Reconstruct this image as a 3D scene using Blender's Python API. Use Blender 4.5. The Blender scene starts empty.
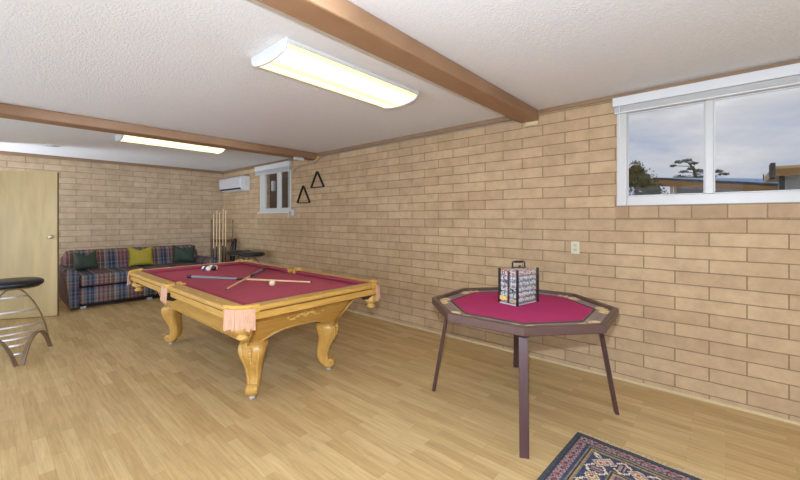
import bpy, bmesh, math, random
from math import sin, cos, pi, radians, sqrt, atan2
from mathutils import Vector, Matrix
random.seed(7)
SC = bpy.context.scene
COL = SC.collection
H = 2.44           # ceiling height
D = 3.608          # long brick wall (y)
L = 8.521          # far wall (x = -L)
EYE = 1.378
YAW = radians(131.465)

# ------------------------------------------------------------------ helpers
def lin(c):
    f = lambda v: v / 12.92 if v <= .04045 else ((v + .055) / 1.055) ** 2.4
    return tuple(f(x / 255.) for x in c) + (1.,)

class MB:
    """collects shapes into one bmesh"""
    def __init__(s): s.bm = bmesh.new(); s.mi = 0
    def face(s, vs):
        try:
            f = s.bm.faces.new(vs); f.material_index = s.mi; return f
        except ValueError: return None
    def v(s, p): return s.bm.verts.new(p)
    def box(s, x0, x1, y0, y1, z0, z1, M=None):
        ps = [Vector((x, y, z)) for z in (z0, z1) for y in (y0, y1) for x in (x0, x1)]
        if M is not None: ps = [M @ p for p in ps]
        v = [s.v(p) for p in ps]
        for q in ((0,2,3,1),(4,5,7,6),(0,1,5,4),(2,6,7,3),(0,4,6,2),(1,3,7,5)): s.face([v[i] for i in q])
        return s
    def hexa(s, bot, top):
        """frustum from two quads (4 pts each, same order, ccw from above)"""
        a = [s.v(p) for p in bot]; b = [s.v(p) for p in top]; n = len(a)
        s.face(a[::-1]); s.face(b)
        for i in range(n): s.face([a[i], a[(i+1)%n], b[(i+1)%n], b[i]])
        return s
    def prism(s, poly, ext):
        a = [Vector(p) for p in poly]; e = Vector(ext)
        return s.hexa(a, [p + e for p in a])
    def loft(s, rings, cap=True, closed=False):
        R = [[s.v(p) for p in r] for r in rings]; n = len(R[0])
        m = len(R)
        for k in range(m if closed else m-1):
            A, B = R[k], R[(k+1) % m]
            for i in range(n): s.face([A[i], A[(i+1)%n], B[(i+1)%n], B[i]])
        if cap and not closed: s.face(R[0][::-1]); s.face(R[-1])
        return s
    def tube(s, pts, r, seg=10, cap=True, closed=False):
        pts = [Vector(p) for p in pts]; n = len(pts)
        rr = r if isinstance(r, (list, tuple)) else [r]*n
        def tan(i):
            if closed: return (pts[(i+1)%n]-pts[i-1]).normalized()
            return (pts[min(i+1,n-1)]-pts[max(i-1,0)]).normalized()
        t = tan(0); ref = Vector((0,0,1)) if abs(t.z) < .9 else Vector((1,0,0))
        nrm = (ref - t*ref.dot(t)).normalized(); rings = []
        for i in range(n):
            t = tan(i); nrm = (nrm - t*nrm.dot(t)).normalized(); b = t.cross(nrm)
            rings.append([pts[i] + (nrm*cos(a)+b*sin(a))*rr[i] for a in (2*pi*k/seg for k in range(seg))])
        return s.loft(rings, cap, closed)
    def ribbon(s, pts, wdir, w, t):
        """flat bent strip: width w along wdir, thickness t"""
        pts = [Vector(p) for p in pts]; n = len(pts); wd = Vector(wdir).normalized(); rings = []
        for i in range(n):
            tg = (pts[min(i+1,n-1)]-pts[max(i-1,0)]).normalized()
            wv = (wd - tg*wd.dot(tg)).normalized(); nv = tg.cross(wv)
            rings.append([pts[i]+wv*w/2+nv*t/2, pts[i]-wv*w/2+nv*t/2, pts[i]-wv*w/2-nv*t/2, pts[i]+wv*w/2-nv*t/2])
        return s.loft(rings)
    def lathe(s, prof, c=(0,0,0), seg=24, M=None):
        c = Vector(c); rings = []
        for r, z in prof:
            ring = [Vector((max(r,1e-4)*cos(2*pi*k/seg), max(r,1e-4)*sin(2*pi*k/seg), z)) for k in range(seg)]
            if M is not None: ring = [M @ p for p in ring]
            rings.append([c+p for p in ring])
        return s.loft(rings)
    def sphere(s, c, r, seg=16, sc=(1,1,1), M=None):
        n = seg//2
        prof = [(sin(pi*k/n)*1., -cos(pi*k/n)) for k in range(n+1)]
        c = Vector(c); rings = []
        for a, z in prof:
            ring = [Vector((max(a,1e-3)*cos(2*pi*k/seg)*r*sc[0], max(a,1e-3)*sin(2*pi*k/seg)*r*sc[1], z*r*sc[2])) for k in range(seg)]
            if M is not None: ring = [M @ p for p in ring]
            rings.append([c+p for p in ring])
        return s.loft(rings)
    def build(s, name, mats, parent=None, bevel=0, seg=2, smooth=False, sub=0, loc=None, rot=None):
        bmesh.ops.recalc_face_normals(s.bm, faces=s.bm.faces)
        me = bpy.data.meshes.new(name); s.bm.to_mesh(me); s.bm.free()
        for m in (mats if isinstance(mats, (list, tuple)) else [mats]): me.materials.append(m)
        o = bpy.data.objects.new(name, me); COL.objects.link(o)
        if parent is not None: o.parent = parent
        if loc is not None: o.location = loc
        if rot is not None: o.rotation_euler = rot
        if smooth:
            for p in me.polygons: p.use_smooth = True
        if bevel:
            b = o.modifiers.new('bevel', 'BEVEL'); b.width = bevel; b.segments = seg; b.limit_method = 'ANGLE'; b.angle_limit = radians(35)
        if sub:
            q = o.modifiers.new('sub', 'SUBSURF'); q.levels = sub; q.render_levels = sub
        return o

def box(name, m, x0, x1, y0, y1, z0, z1, parent=None, bevel=0, **k):
    return MB().box(x0, x1, y0, y1, z0, z1).build(name, m, parent, bevel, **k)
def tag(o, label=None, cat=None, group=None, kind=None):
    if label: o['label'] = label
    if cat: o['category'] = cat
    if group: o['group'] = group
    if kind: o['kind'] = kind
    return o
def thing(name, label, cat, loc=(0,0,0), rz=0, group=None):
    o = bpy.data.objects.new(name, None); COL.objects.link(o)
    o.empty_display_size = .1
    o.location = loc; o.rotation_euler = (0, 0, rz)
    return tag(o, label, cat, group)
def struct(o, label=None): return tag(o, label, None, None, 'structure')
def copy_tree(o, parent=None):
    c = o.copy(); COL.objects.link(c)
    if parent is not None: c.parent = parent
    for ch in list(o.children): copy_tree(ch, c)
    return c

# ------------------------------------------------------------------ materials
def newmat(name):
    m = bpy.data.materials.new(name); m.use_nodes = True
    nt = m.node_tree; b = nt.nodes['Principled BSDF']; return m, nt, b
def N(nt, t, **k):
    n = nt.nodes.new(t)
    for a, v in k.items(): setattr(n, a, v)
    return n
def setin(n, **k):
    for a, v in k.items(): n.inputs[a.replace('_', ' ')].default_value = v
def plain(name, c, rough=.5, metal=0., bump=0., bscale=200., var=0., spec=.5, vscale=6.):
    m, nt, b = newmat(name); col = lin(c)
    setin(b, Base_Color=col, Roughness=rough, Metallic=metal); b.inputs['Specular IOR Level'].default_value = spec
    tc = None
    if var or bump: tc = N(nt, 'ShaderNodeTexCoord')
    if var:
        no = N(nt, 'ShaderNodeTexNoise'); setin(no, Scale=vscale, Detail=4.); nt.links.new(tc.outputs['Object'], no.inputs['Vector'])
        mx = N(nt, 'ShaderNodeMixRGB'); mx.inputs['Color1'].default_value = tuple(x*(1-var) for x in col[:3])+(1,)
        mx.inputs['Color2'].default_value = tuple(min(1, x*(1+var)) for x in col[:3])+(1,)
        nt.links.new(no.outputs['Fac'], mx.inputs['Fac']); nt.links.new(mx.outputs['Color'], b.inputs['Base Color'])
    if bump:
        no = N(nt, 'ShaderNodeTexNoise'); setin(no, Scale=bscale, Detail=3.); nt.links.new(tc.outputs['Object'], no.inputs['Vector'])
        bu = N(nt, 'ShaderNodeBump'); setin(bu, Strength=bump, Distance=.005); nt.links.new(no.outputs['Fac'], bu.inputs['Height'])
        nt.links.new(bu.outputs['Normal'], b.inputs['Normal'])
    return m
def wood(name, c1, c2, stretch=(1, 14, 14), scale=3., rough=.4, bump=.05, spec=.5):
    m, nt, b = newmat(name); tc = N(nt, 'ShaderNodeTexCoord'); mp = N(nt, 'ShaderNodeMapping')
    mp.inputs['Scale'].default_value = stretch; nt.links.new(tc.outputs['Object'], mp.inputs['Vector'])
    no = N(nt, 'ShaderNodeTexNoise'); setin(no, Scale=scale, Detail=6., Roughness=.6, Distortion=.6); nt.links.new(mp.outputs['Vector'], no.inputs['Vector'])
    cr = N(nt, 'ShaderNodeValToRGB'); e = cr.color_ramp.elements
    e[0].position = .3; e[0].color = lin(c1); e[1].position = .7; e[1].color = lin(c2)
    nt.links.new(no.outputs['Fac'], cr.inputs['Fac']); nt.links.new(cr.outputs['Color'], b.inputs['Base Color'])
    setin(b, Roughness=rough); b.inputs['Specular IOR Level'].default_value = spec
    bu = N(nt, 'ShaderNodeBump'); setin(bu, Strength=bump, Distance=.002); nt.links.new(no.outputs['Fac'], bu.inputs['Height']); nt.links.new(bu.outputs['Normal'], b.inputs['Normal'])
    return m

def brick_mat(name, ua, u0, v0, bw=.4137, rh=.1017, c1=(194,166,129), c2=(180,152,117), mort=(142,118,88), msize=.0042):
    """running-bond slump block; ua picks the world axis along the wall"""
    m, nt, b = newmat(name)
    tc = N(nt, 'ShaderNodeTexCoord'); sp = N(nt, 'ShaderNodeSeparateXYZ'); nt.links.new(tc.outputs['Object'], sp.inputs[0])
    # slight waviness of the courses
    nz = N(nt, 'ShaderNodeTexNoise'); setin(nz, Scale=3.5, Detail=3.); nt.links.new(tc.outputs['Object'], nz.inputs['Vector'])
    def math(op, a, bb):
        n = N(nt, 'ShaderNodeMath', operation=op)
        for i, x in enumerate((a, bb)):
            if isinstance(x, (int, float)): n.inputs[i].default_value = x
            else: nt.links.new(x, n.inputs[i])
        return n.outputs[0]
    wob = math('MULTIPLY', math('SUBTRACT', nz.outputs['Fac'], .5), .010)
    cb = N(nt, 'ShaderNodeCombineXYZ')
    nt.links.new(math('ADD', math('SUBTRACT', sp.outputs[ua], u0), bw*100), cb.inputs[0])
    nt.links.new(math('ADD', math('SUBTRACT', sp.outputs['Z'], v0 - rh*100), wob), cb.inputs[1])
    br = N(nt, 'ShaderNodeTexBrick', offset=.5, offset_frequency=2, squash=1.)
    br.inputs['Color1'].default_value = lin(c1); br.inputs['Color2'].default_value = lin(c2); br.inputs['Mortar'].default_value = lin(mort)
    setin(br, Scale=1., Bias=0.); br.inputs['Mortar Size'].default_value = msize; br.inputs['Mortar Smooth'].default_value = .25
    br.inputs['Brick Width'].default_value = bw; br.inputs['Row Height'].default_value = rh
    nt.links.new(cb.outputs[0], br.inputs['Vector'])
    # mottling
    n2 = N(nt, 'ShaderNodeTexNoise'); setin(n2, Scale=9., Detail=6., Roughness=.65); nt.links.new(tc.outputs['Object'], n2.inputs['Vector'])
    cr = N(nt, 'ShaderNodeValToRGB'); cr.color_ramp.elements[0].position = .3; cr.color_ramp.elements[0].color = (.84,.83,.81,1)
    cr.color_ramp.elements[1].position = .72; cr.color_ramp.elements[1].color = (1.1,1.1,1.1,1); nt.links.new(n2.outputs['Fac'], cr.inputs['Fac'])
    mx = N(nt, 'ShaderNodeMixRGB', blend_type='MULTIPLY'); mx.inputs['Fac'].default_value = 1.
    nt.links.new(br.outputs['Color'], mx.inputs['Color1']); nt.links.new(cr.outputs['Color'], mx.inputs['Color2'])
    nt.links.new(mx.outputs['Color'], b.inputs['Base Color']); setin(b, Roughness=.85); b.inputs['Specular IOR Level'].default_value = .25
    n3 = N(nt, 'ShaderNodeTexNoise'); setin(n3, Scale=60., Detail=4.); nt.links.new(tc.outputs['Object'], n3.inputs['Vector'])
    h = math('ADD', math('MULTIPLY', math('SUBTRACT', 1., br.outputs['Fac']), 1.), math('MULTIPLY', n3.outputs['Fac'], .25))
    bu = N(nt, 'ShaderNodeBump'); setin(bu, Strength=.6, Distance=.006); nt.links.new(h, bu.inputs['Height']); nt.links.new(bu.outputs['Normal'], b.inputs['Normal'])
    return m

def floor_mat():
    m, nt, b = newmat('laminate'); tc = N(nt, 'ShaderNodeTexCoord')
    br = N(nt, 'ShaderNodeTexBrick', offset=.37, offset_frequency=2)
    br.inputs['Color1'].default_value = lin((210,181,130)); br.inputs['Color2'].default_value = lin((189,156,105)); br.inputs['Mortar'].default_value = lin((172,146,104))
    setin(br, Scale=1.); br.inputs['Mortar Size'].default_value = .0012; br.inputs['Mortar Smooth'].default_value = .6
    br.inputs['Brick Width'].default_value = .46; br.inputs['Row Height'].default_value = .066
    nt.links.new(tc.outputs['Object'], br.inputs['Vector'])
    mp = N(nt, 'ShaderNodeMapping'); mp.inputs['Scale'].default_value = (1.6, 22, 1); nt.links.new(tc.outputs['Object'], mp.inputs['Vector'])
    no = N(nt, 'ShaderNodeTexNoise'); setin(no, Scale=2.2, Detail=7., Roughness=.62, Distortion=.5); nt.links.new(mp.outputs['Vector'], no.inputs['Vector'])
    cr = N(nt, 'ShaderNodeValToRGB'); cr.color_ramp.elements[0].position = .32; cr.color_ramp.elements[0].color = (.80,.77,.72,1)
    cr.color_ramp.elements[1].position = .66; cr.color_ramp.elements[1].color = (1.06,1.06,1.05,1); nt.links.new(no.outputs['Fac'], cr.inputs['Fac'])
    mx = N(nt, 'ShaderNodeMixRGB', blend_type='MULTIPLY'); mx.inputs['Fac'].default_value = 1.
    nt.links.new(br.outputs['Color'], mx.inputs['Color1']); nt.links.new(cr.outputs['Color'], mx.inputs['Color2'])
    nt.links.new(mx.outputs['Color'], b.inputs['Base Color']); setin(b, Roughness=.42); b.inputs['Specular IOR Level'].default_value = .35
    bu = N(nt, 'ShaderNodeBump'); setin(bu, Strength=.08, Distance=.002); nt.links.new(no.outputs['Fac'], bu.inputs['Height']); nt.links.new(bu.outputs['Normal'], b.inputs['Normal'])
    return m

def plaid_mat(name, diag=False):
    """navy / maroon / tan woven plaid"""
    m, nt, b = newmat(name); tc = N(nt, 'ShaderNodeTexCoord'); sp = N(nt, 'ShaderNodeSeparateXYZ'); nt.links.new(tc.outputs['Object'], sp.inputs[0])
    def math(op, a, bb=0.):
        n = N(nt, 'ShaderNodeMath', operation=op)
        for i, x in enumerate((a, bb)):
            if isinstance(x, (int, float)): n.inputs[i].default_value = x
            else: nt.links.new(x, n.inputs[i])
        return n.outputs[0]
    def ramp(fac, stops):
        cr = N(nt, 'ShaderNodeValToRGB'); cr.color_ramp.interpolation = 'CONSTANT'; el = cr.color_ramp.elements
        while len(el) < len(stops): el.new(.5)
        for e, (p, c) in zip(el, stops): e.position = p; e.color = lin(c)
        nt.links.new(fac, cr.inputs['Fac']); return cr.outputs['Color']
    navy, slate, mar, tan, olive, rose = (48,52,68), (94,100,110), (96,60,60), (152,130,100), (78,76,66), (126,96,92)
    u = math('ADD', sp.outputs['Y'], sp.outputs['X']) if diag else sp.outputs['Y']
    fu = math('FRACT', math('ADD', math('MULTIPLY', u, 1/.40), 10.18))
    fv = math('FRACT', math('ADD', math('MULTIPLY', math('ADD', sp.outputs['Z'], math('MULTIPLY', sp.outputs['X'], .9)), 1/.36), 10.05))
    a = ramp(fu, [(0,slate),(.10,navy),(.17,slate),(.22,navy),(.32,slate),(.40,tan),(.43,mar),(.50,rose),(.58,mar),(.64,rose),(.72,mar),(.80,tan),(.83,olive),(.90,mar),(.95,tan)])
    c = ramp(fv, [(0,slate),(.12,navy),(.22,tan),(.25,navy),(.36,mar),(.48,rose),(.52,mar),(.62,tan),(.65,olive),(.76,slate),(.90,tan),(.93,mar)])
    mx = N(nt, 'ShaderNodeMixRGB'); mx.inputs['Fac'].default_value = .32; nt.links.new(a, mx.inputs['Color1']); nt.links.new(c, mx.inputs['Color2'])
    nt.links.new(mx.outputs['Color'], b.inputs['Base Color']); setin(b, Roughness=.95); b.inputs['Specular IOR Level'].default_value = .15
    no = N(nt, 'ShaderNodeTexNoise'); setin(no, Scale=400.); nt.links.new(tc.outputs['Object'], no.inputs['Vector'])
    bu = N(nt, 'ShaderNodeBump'); setin(bu, Strength=.3, Distance=.002); nt.links.new(no.outputs['Fac'], bu.inputs['Height']); nt.links.new(bu.outputs['Normal'], b.inputs['Normal'])
    return m

def glass_mat(name, refl=.06, tint=(1,1,1,1), rough=.0):
    m = bpy.data.materials.new(name); m.use_nodes = True; nt = m.node_tree; nt.nodes.clear()
    o = N(nt, 'ShaderNodeOutputMaterial'); mx = N(nt, 'ShaderNodeMixShader'); t = N(nt, 'ShaderNodeBsdfTransparent'); g = N(nt, 'ShaderNodeBsdfGlossy')
    t.inputs['Color'].default_value = tint; g.inputs['Roughness'].default_value = rough; mx.inputs['Fac'].default_value = refl
    nt.links.new(t.outputs[0], mx.inputs[1]); nt.links.new(g.outputs[0], mx.inputs[2]); nt.links.new(mx.outputs[0], o.inputs['Surface'])
    return m
def lens_mat():
    """fluorescent wrap lens: two glowing tubes behind prismatic plastic (local x across the fixture)"""
    m, nt, b = newmat('fixture_lens'); tc = N(nt, 'ShaderNodeTexCoord'); sp = N(nt, 'ShaderNodeSeparateXYZ'); nt.links.new(tc.outputs['Object'], sp.inputs[0])
    mr = N(nt, 'ShaderNodeMapRange'); mr.inputs['From Min'].default_value = -.2; mr.inputs['From Max'].default_value = .2
    nt.links.new(sp.outputs['X'], mr.inputs['Value'])
    cr = N(nt, 'ShaderNodeValToRGB'); el = cr.color_ramp.elements
    st = [(0,(.9,.84,.55),.5),(.14,(.95,.9,.66),1),(.28,(1,.97,.82),1),(.44,(.93,.87,.58),.7),(.52,(.95,.9,.64),1),(.70,(1,.98,.88),2),(.86,(1,.97,.84),1.6),(1,(.9,.86,.62),.6)]
    while len(el) < len(st): el.new(.5)
    for e, (p, c, k) in zip(el, st): e.position = p; e.color = (c[0]**2.2, c[1]**2.2, c[2]**2.2, 1)
    nt.links.new(mr.outputs[0], cr.inputs['Fac'])
    nt.links.new(cr.outputs['Color'], b.inputs['Emission Color']); b.inputs['Emission Strength'].default_value = LENS
    setin(b, Base_Color=(.12,.12,.11,1), Roughness=.3)
    return m

LENS = 1.9
FLASH = 255
BOUNCE_FILL = 300
FAR_FILL = 850
DAY = 8.  # strength of the added fill lamps at the unseen openings
FILLC = (.79,.96,1.24)
M = {}
M['brick'] = brick_mat('slump_block', 'X', -.506, .0516)
M['brick_far'] = brick_mat('slump_block_end_wall', 'Y', .871 - .2068, .0516, c1=(192,168,138), c2=(180,156,126), mort=(136,116,92))
M['sillbrick'] = brick_mat('sill_block', 'X', -.6095, 1.3805 - .1017, bw=.2068, rh=.1017, c1=(182,154,122), c2=(166,138,106))
M['paint'] = plain('off_white_paint', (214,208,196), .9, bump=.1)
M['ceil'] = plain('acoustic_ceiling', (220,219,217), .95, bump=.8, bscale=90., var=.05, vscale=40.)
M['floor'] = floor_mat()
M['beam'] = wood('painted_beam', (136,102,72), (152,116,84), (2, 1, 2), 2., .55, .1)
M['trim'] = wood('brown_trim', (136,106,76), (150,120,88), (1, 1, 1), 3., .55)
M['base'] = plain('pale_baseboard', (206,184,140), .5)
M['white'] = plain('white_plastic', (212,212,210), .4)
M['vinyl'] = plain('white_vinyl', (200,198,192), .4)
M['acgrey'] = plain('white_panel', (196,192,190), .35)
M['dark'] = plain('dark_slot', (30,28,28), .6)
M['black'] = plain('black_plastic', (22,22,24), .4)
M['blackvinyl'] = plain('black_vinyl', (20,22,26), .38, var=.2)
M['glass'] = glass_mat('window_glass', .02)
M['acrylic'] = glass_mat('acrylic', .07, (.97,.98,.98,1))
M['lens'] = lens_mat()
M['oak'] = wood('honey_oak', (184,136,62), (208,164,86), (1.2, 9, 9), 4., .32)
M['oak_y'] = wood('honey_oak_cross', (184,136,62), (208,164,86), (9, 1.2, 9), 4., .32)
M['oak_z'] = wood('honey_oak_upright', (184,136,62), (208,164,86), (8, 8, 1.4), 4., .32)
M['oakdark_shade'] = wood('oak_dark_shade', (120,84,34), (136,96,42), (2, 4, 4), 4., .5)  # dark oak; on the rails it paints shade into groove and underside
M['carve'] = plain('carved_gilt_oak', (206,164,88), .4, bump=.5, bscale=60., var=.15)
M['felt'] = plain('wine_felt', (176,82,96), .95, var=.06, spec=.1, bump=.1, bscale=600.)
M['cush'] = plain('wine_cushion_felt', (156,68,82), .95, spec=.1)
M['fringe'] = plain('tan_leather_fringe', (210,164,134), .8, var=.1, vscale=60.)
M['casting'] = plain('gilt_pocket_casting', (206,160,72), .35, var=.1)
M['pearl'] = plain('sight_inlay', (236,222,180), .3)
M['hole'] = plain('pocket_dark', (40,26,22), .8)
M['maple'] = plain('maple_shaft', (240,206,152), .35)
M['cuegrey'] = plain('grey_cue_wrap', (136,134,138), .4, var=.1, vscale=50.)
M['cuewhite'] = plain('cue_ferrule', (238,230,214), .4)
M['chrome'] = plain('brushed_steel', (232,232,236), .3, .55)
M['bent'] = wood('bent_ply', (112,90,64), (134,110,80), (3, 3, 1), 4., .4)
M['door'] = wood('birch_door', (172,147,97), (188,163,112), (6, 6, .8), 1.6, .45, .02)
M['doorframe'] = wood('door_frame', (120,96,62), (136,110,74), (4, 4, 1), 3., .5)
M['knob'] = plain('satin_knob', (224,206,170), .25, .6)
M['plaid'] = plaid_mat('plaid_upholstery')
M['plaid_arm'] = plaid_mat('plaid_arm', True)
M['darkfab'] = plain('dark_underside', (24,24,26), .9)
M['footwhite'] = plain('pale_foot', (176,172,166), .5)
M['green'] = plain('dark_green_velvet', (44,58,42), .75, var=.35, vscale=9.)
M['mustard'] = plain('mustard_velvet', (156,138,36), .75, var=.18, vscale=12.)
M['vinylbrown'] = plain('brown_table_rail', (88,64,58), .35, var=.1)
M['panel'] = plain('table_tray', (146,126,118), .45, var=.1, vscale=20.)
M['redfelt'] = plain('crimson_felt', (176,56,100), .95, spec=.1, var=.06)
M['brass'] = plain('pale_brass_cup', (224,194,142), .35, .2)
M['tableleg'] = plain('brown_metal_leg', (78,52,50), .35, .2)
M['card'] = plain('yellow_card', (236,196,106), .6)
M['plate'] = plain('beige_outlet', (204,196,160), .4)
M['outletface'] = plain('outlet_face', (186,188,150), .4)
M['trunk'] = plain('tree_bark', (96,82,60), .9)
M['leaf'] = plain('olive_leaf', (96,88,36), .8, var=.4, vscale=3.)
M['needle'] = plain('cypress_green', (78,84,56), .8, var=.3, vscale=3.)
M['pale_twig'] = plain('pale_twig', (200,196,190), .8)
M['fascia'] = plain('brown_fascia', (168,122,56), .7)
M['fascia2'] = plain('dark_fascia_edge', (66,58,52), .7)
M['blueroof'] = plain('blue_roof', (130,166,210), .6)
M['housewall'] = plain('pale_house_wall', (206,206,206), .8)
M['housedark'] = plain('dark_carport', (84,80,80), .8)
M['post'] = plain('tan_post', (212,184,136), .7)
M['fence'] = wood('weathered_boards', (74,56,38), (104,80,52), (1, 8, 1), 3., .8)
M['ground'] = plain('dry_ground', (150,138,112), .95, var=.15)

# ------------------------------------------------------------------ room shell
NW = -2.10   # near wall (behind / left of the camera)
RW = 2.6     # right wall, out of frame
struct(box('floor', M['floor'], -L, RW, NW, D, -.1, 0))
struct(box('ceiling', M['ceil'], -L-.2, RW+.2, NW-.2, D+.2, H, H+.12))
W1 = (-.70, .52, 1.485, 2.40)
W2 = (-6.85, -5.74, 1.50, 2.40)
w = MB()
T = .2
w.box(-L, W2[0], D, D+T, 0, H); w.box(W2[1], W1[0], D, D+T, 0, H); w.box(W1[1], RW, D, D+T, 0, H)
for a in (W1, W2):
    w.box(a[0], a[1], D, D+T, 0, a[2]); w.box(a[0], a[1], D, D+T, a[3], H)
struct(w.build('wall_right', M['brick']))
struct(box('wall_far', M['brick_far'], -L-T, -L, NW-T, D+T, 0, H))
FILL_GAPS = [(-6.9, -4.9), (-4.3, -2.3), (-1.7, .3), (.6, 2.3)]   # openings added in the unseen left wall to let fill light in
w = MB(); xs = -L
for a, b_ in FILL_GAPS:
    w.box(xs, a, NW-T, NW, 0, H); w.box(a, b_, NW-T, NW, 2.12, H); xs = b_
w.box(xs, RW+T, NW-T, NW, 0, H)
struct(w.build('wall_left', M['paint']))
for n_, (a, b_) in enumerate(FILL_GAPS):
    g = MB(); m_ = (a+b_)/2
    for x in (a, m_-.04, b_-.06): g.box(x, x+.06, NW-.055, NW-.005, .001, 2.119)
    g.box(a+.06, b_-.06, NW-.05, NW-.01, .001, .08); g.box(a+.06, b_-.06, NW-.05, NW-.01, 2.05, 2.119)
    struct(g.build('window_%d' % (n_+3), M['vinyl']))  # frames for the openings added to bring in fill light
g = MB()
for y in (-1.2, .67, 2.54): g.box(RW+.005, RW+.055, y, y+.06, .701, 2.119)
for z in (.701, 2.06): g.box(RW+.01, RW+.05, -1.14, 2.54, z, z+.059)
struct(g.build('window_7', M['vinyl']))  # frame of the unseen opening added for the fill lamp behind the camera
w = MB(); w.box(RW, RW+T, NW, -1.2, 0, H); w.box(RW, RW+T, 2.6, D+T, 0, H); w.box(RW, RW+T, -1.2, 2.6, 2.12, H); w.box(RW, RW+T, -1.2, 2.6, 0, .7)
struct(w.build('wall_back', M['paint']))
# partition that carries the open door (just outside the picture on the left)
struct(box('wall_partition', M['paint'], -7.66, -7.555, NW+.001, -.135, 0, H-.001))
struct(box('trim_1', M['sillbrick'], W1[0]-.01, W1[1]+.2, D-.012, D-.0005, 1.3805, 1.4822))
c = MB(); c.box(-L, -5.30, D-.022, D-.0005, 2.392, H-.0005); c.box(-4.96, -1.56, D-.022, D-.0005, 2.392, H-.0005); c.box(-1.36, RW-.001, D-.022, D-.0005, 2.402, H-.0005)
struct(c.build('trim_2', M['trim'], bevel=.003))
struct(box('trim_3', M['trim'], -L+.0005, -L+.022, NW+.001, D-.023, 2.385, H-.0005, bevel=.003))
struct(box('baseboard_right', M['base'], -L+.013, RW-.001, D-.014, D-.0005, 0.0005, .022, bevel=.003))
struct(box('baseboard_far', M['base'], -L+.0005, -L+.012, NW+.001, D-.001, 0.0005, .022, bevel=.003))
# ceiling beams
def beam(x0, x1, z0):
    return struct(box('ceiling_beam', M['beam'], x0, x1, NW+.001, D-.0005, z0, H-.0005, bevel=.012))
beam(-1.555, -1.370, 2.338)
beam(-5.185, -4.965, 2.338)
struct(box('trim_4', M['base'], -1.50, -1.375, D-.018, D-.0005, 2.300, 2.337, bevel=.002))
struct(box('trim_5', M['card'], -5.02, -4.955, D-.03, D-.0005, 2.325, 2.392, bevel=.002))

# ------------------------------------------------------------------ windows
def window(name, a, m0, m1, fl, fr, fb, ft, sillout):
    x0, x1, z0, z1 = a
    r = bpy.data.objects.new(name, None); COL.objects.link(r); struct(r)
    f = MB(); y0, y1 = D-.012, D+.034
    f.box(x0, x0+fl, y0, y1, z0, z1); f.box(x1-fr, x1, y0, y1, z0, z1)
    f.box(x0+fl, x1-fr, y0, y1, z0, z0+fb); f.box(x0+fl, x1-fr, y0, y1, z1-ft, z1)
    f.build('window_frame', M['vinyl'], r, .006)
    box('window_mullion', M['vinyl'], m0, m1, y0+.004, y1-.01, z0+fb, z1-ft, r, .005)
    s = MB(); i = .008
    for xa, xb, yy in ((x0+fl, m0, D+.006), (m1, x1-fr, D-.002)):
        s.box(xa, xa+i, yy, yy+.018, z0+fb, z1-ft); s.box(xb-i, xb, yy, yy+.018, z0+fb, z1-ft)
        s.box(xa+i, xb-i, yy, yy+.018, z0+fb, z0+fb+i); s.box(xa+i, xb-i, yy, yy+.018, z1-ft-i, z1-ft)
        box('window_pane', M['glass'], xa+i, xb-i, yy+.007, yy+.011, z0+fb+i, z1-ft-i, r)
    s.build('window_sash', M['white'], r, .003)
    return r
window('window_1', W1, -.118, -.066, .076, .08, .080, .135, 0)
window('window_2', W2, -6.22, -6.09, .19, .06, .065, .17, 0)
struct(box('trim_6', M['white'], -6.92, -5.78, D-.03, D-.0005, 1.475, 1.499, bevel=.003))

def blind(label, x0, x1, z0, z1, cord=None, wand=None, grp=None):
    t = thing('window_blind', label, 'blind', ((x0+x1)/2, D, z0), 0)
    w = (x1-x0)/2; h = z1-z0
    v = MB(); v.box(-w, w, -.060, -.045, h*.45, h); v.box(-w, -w+.006, -.045, -.013, h*.45, h); v.box(w-.006, w, -.045, -.013, h*.45, h); v.box(-w+.006, w-.006, -.045, -.013, h-.006, h)
    v.build('valance', M['white'], t, .003)
    s = MB(); n = 9
    for k in range(n):
        zz = .014 + (h*.45-.016)*k/n
        s.box(-w+.012, w-.012, -.050, -.016, zz, zz+(h*.45-.016)/n*.72)
    s.build('slat_stack', M['vinyl'], t)
    box('bottom_rail', M['white'], -w+.012, w-.012, -.052, -.014, 0, .013, t, .003)
    if cord:
        x, zl = cord; c = MB(); c.tube([(x-(x0+x1)/2, -.068, h*.5), (x-(x0+x1)/2, -.068, zl-z0)], .0045, 6)
        co = c.build('pull_cord', M['white'], t)
        MB().lathe([(.004,.03),(.012,.012),(.014,-.02),(.0,-.022)], (x-(x0+x1)/2, -.068, zl-z0-.02), 10).build('tassel', M['white'], co)
    if wand:
        x, zl = wand; MB().tube([(x-(x0+x1)/2, -.066, h*.5), (x-(x0+x1)/2, -.066, zl-z0)], .0045, 6).build('tilt_wand', M['white'], t)
    return t
blind('raised white blind across the top of the wide window beside the card table', -.722, .545, 2.265, 2.401, wand=(-.668, 2.06))
blind('raised white blind with a hanging pull cord on the small far window', -6.97, -5.725, 2.225, 2.391, cord=(-5.735, 1.44))

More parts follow.
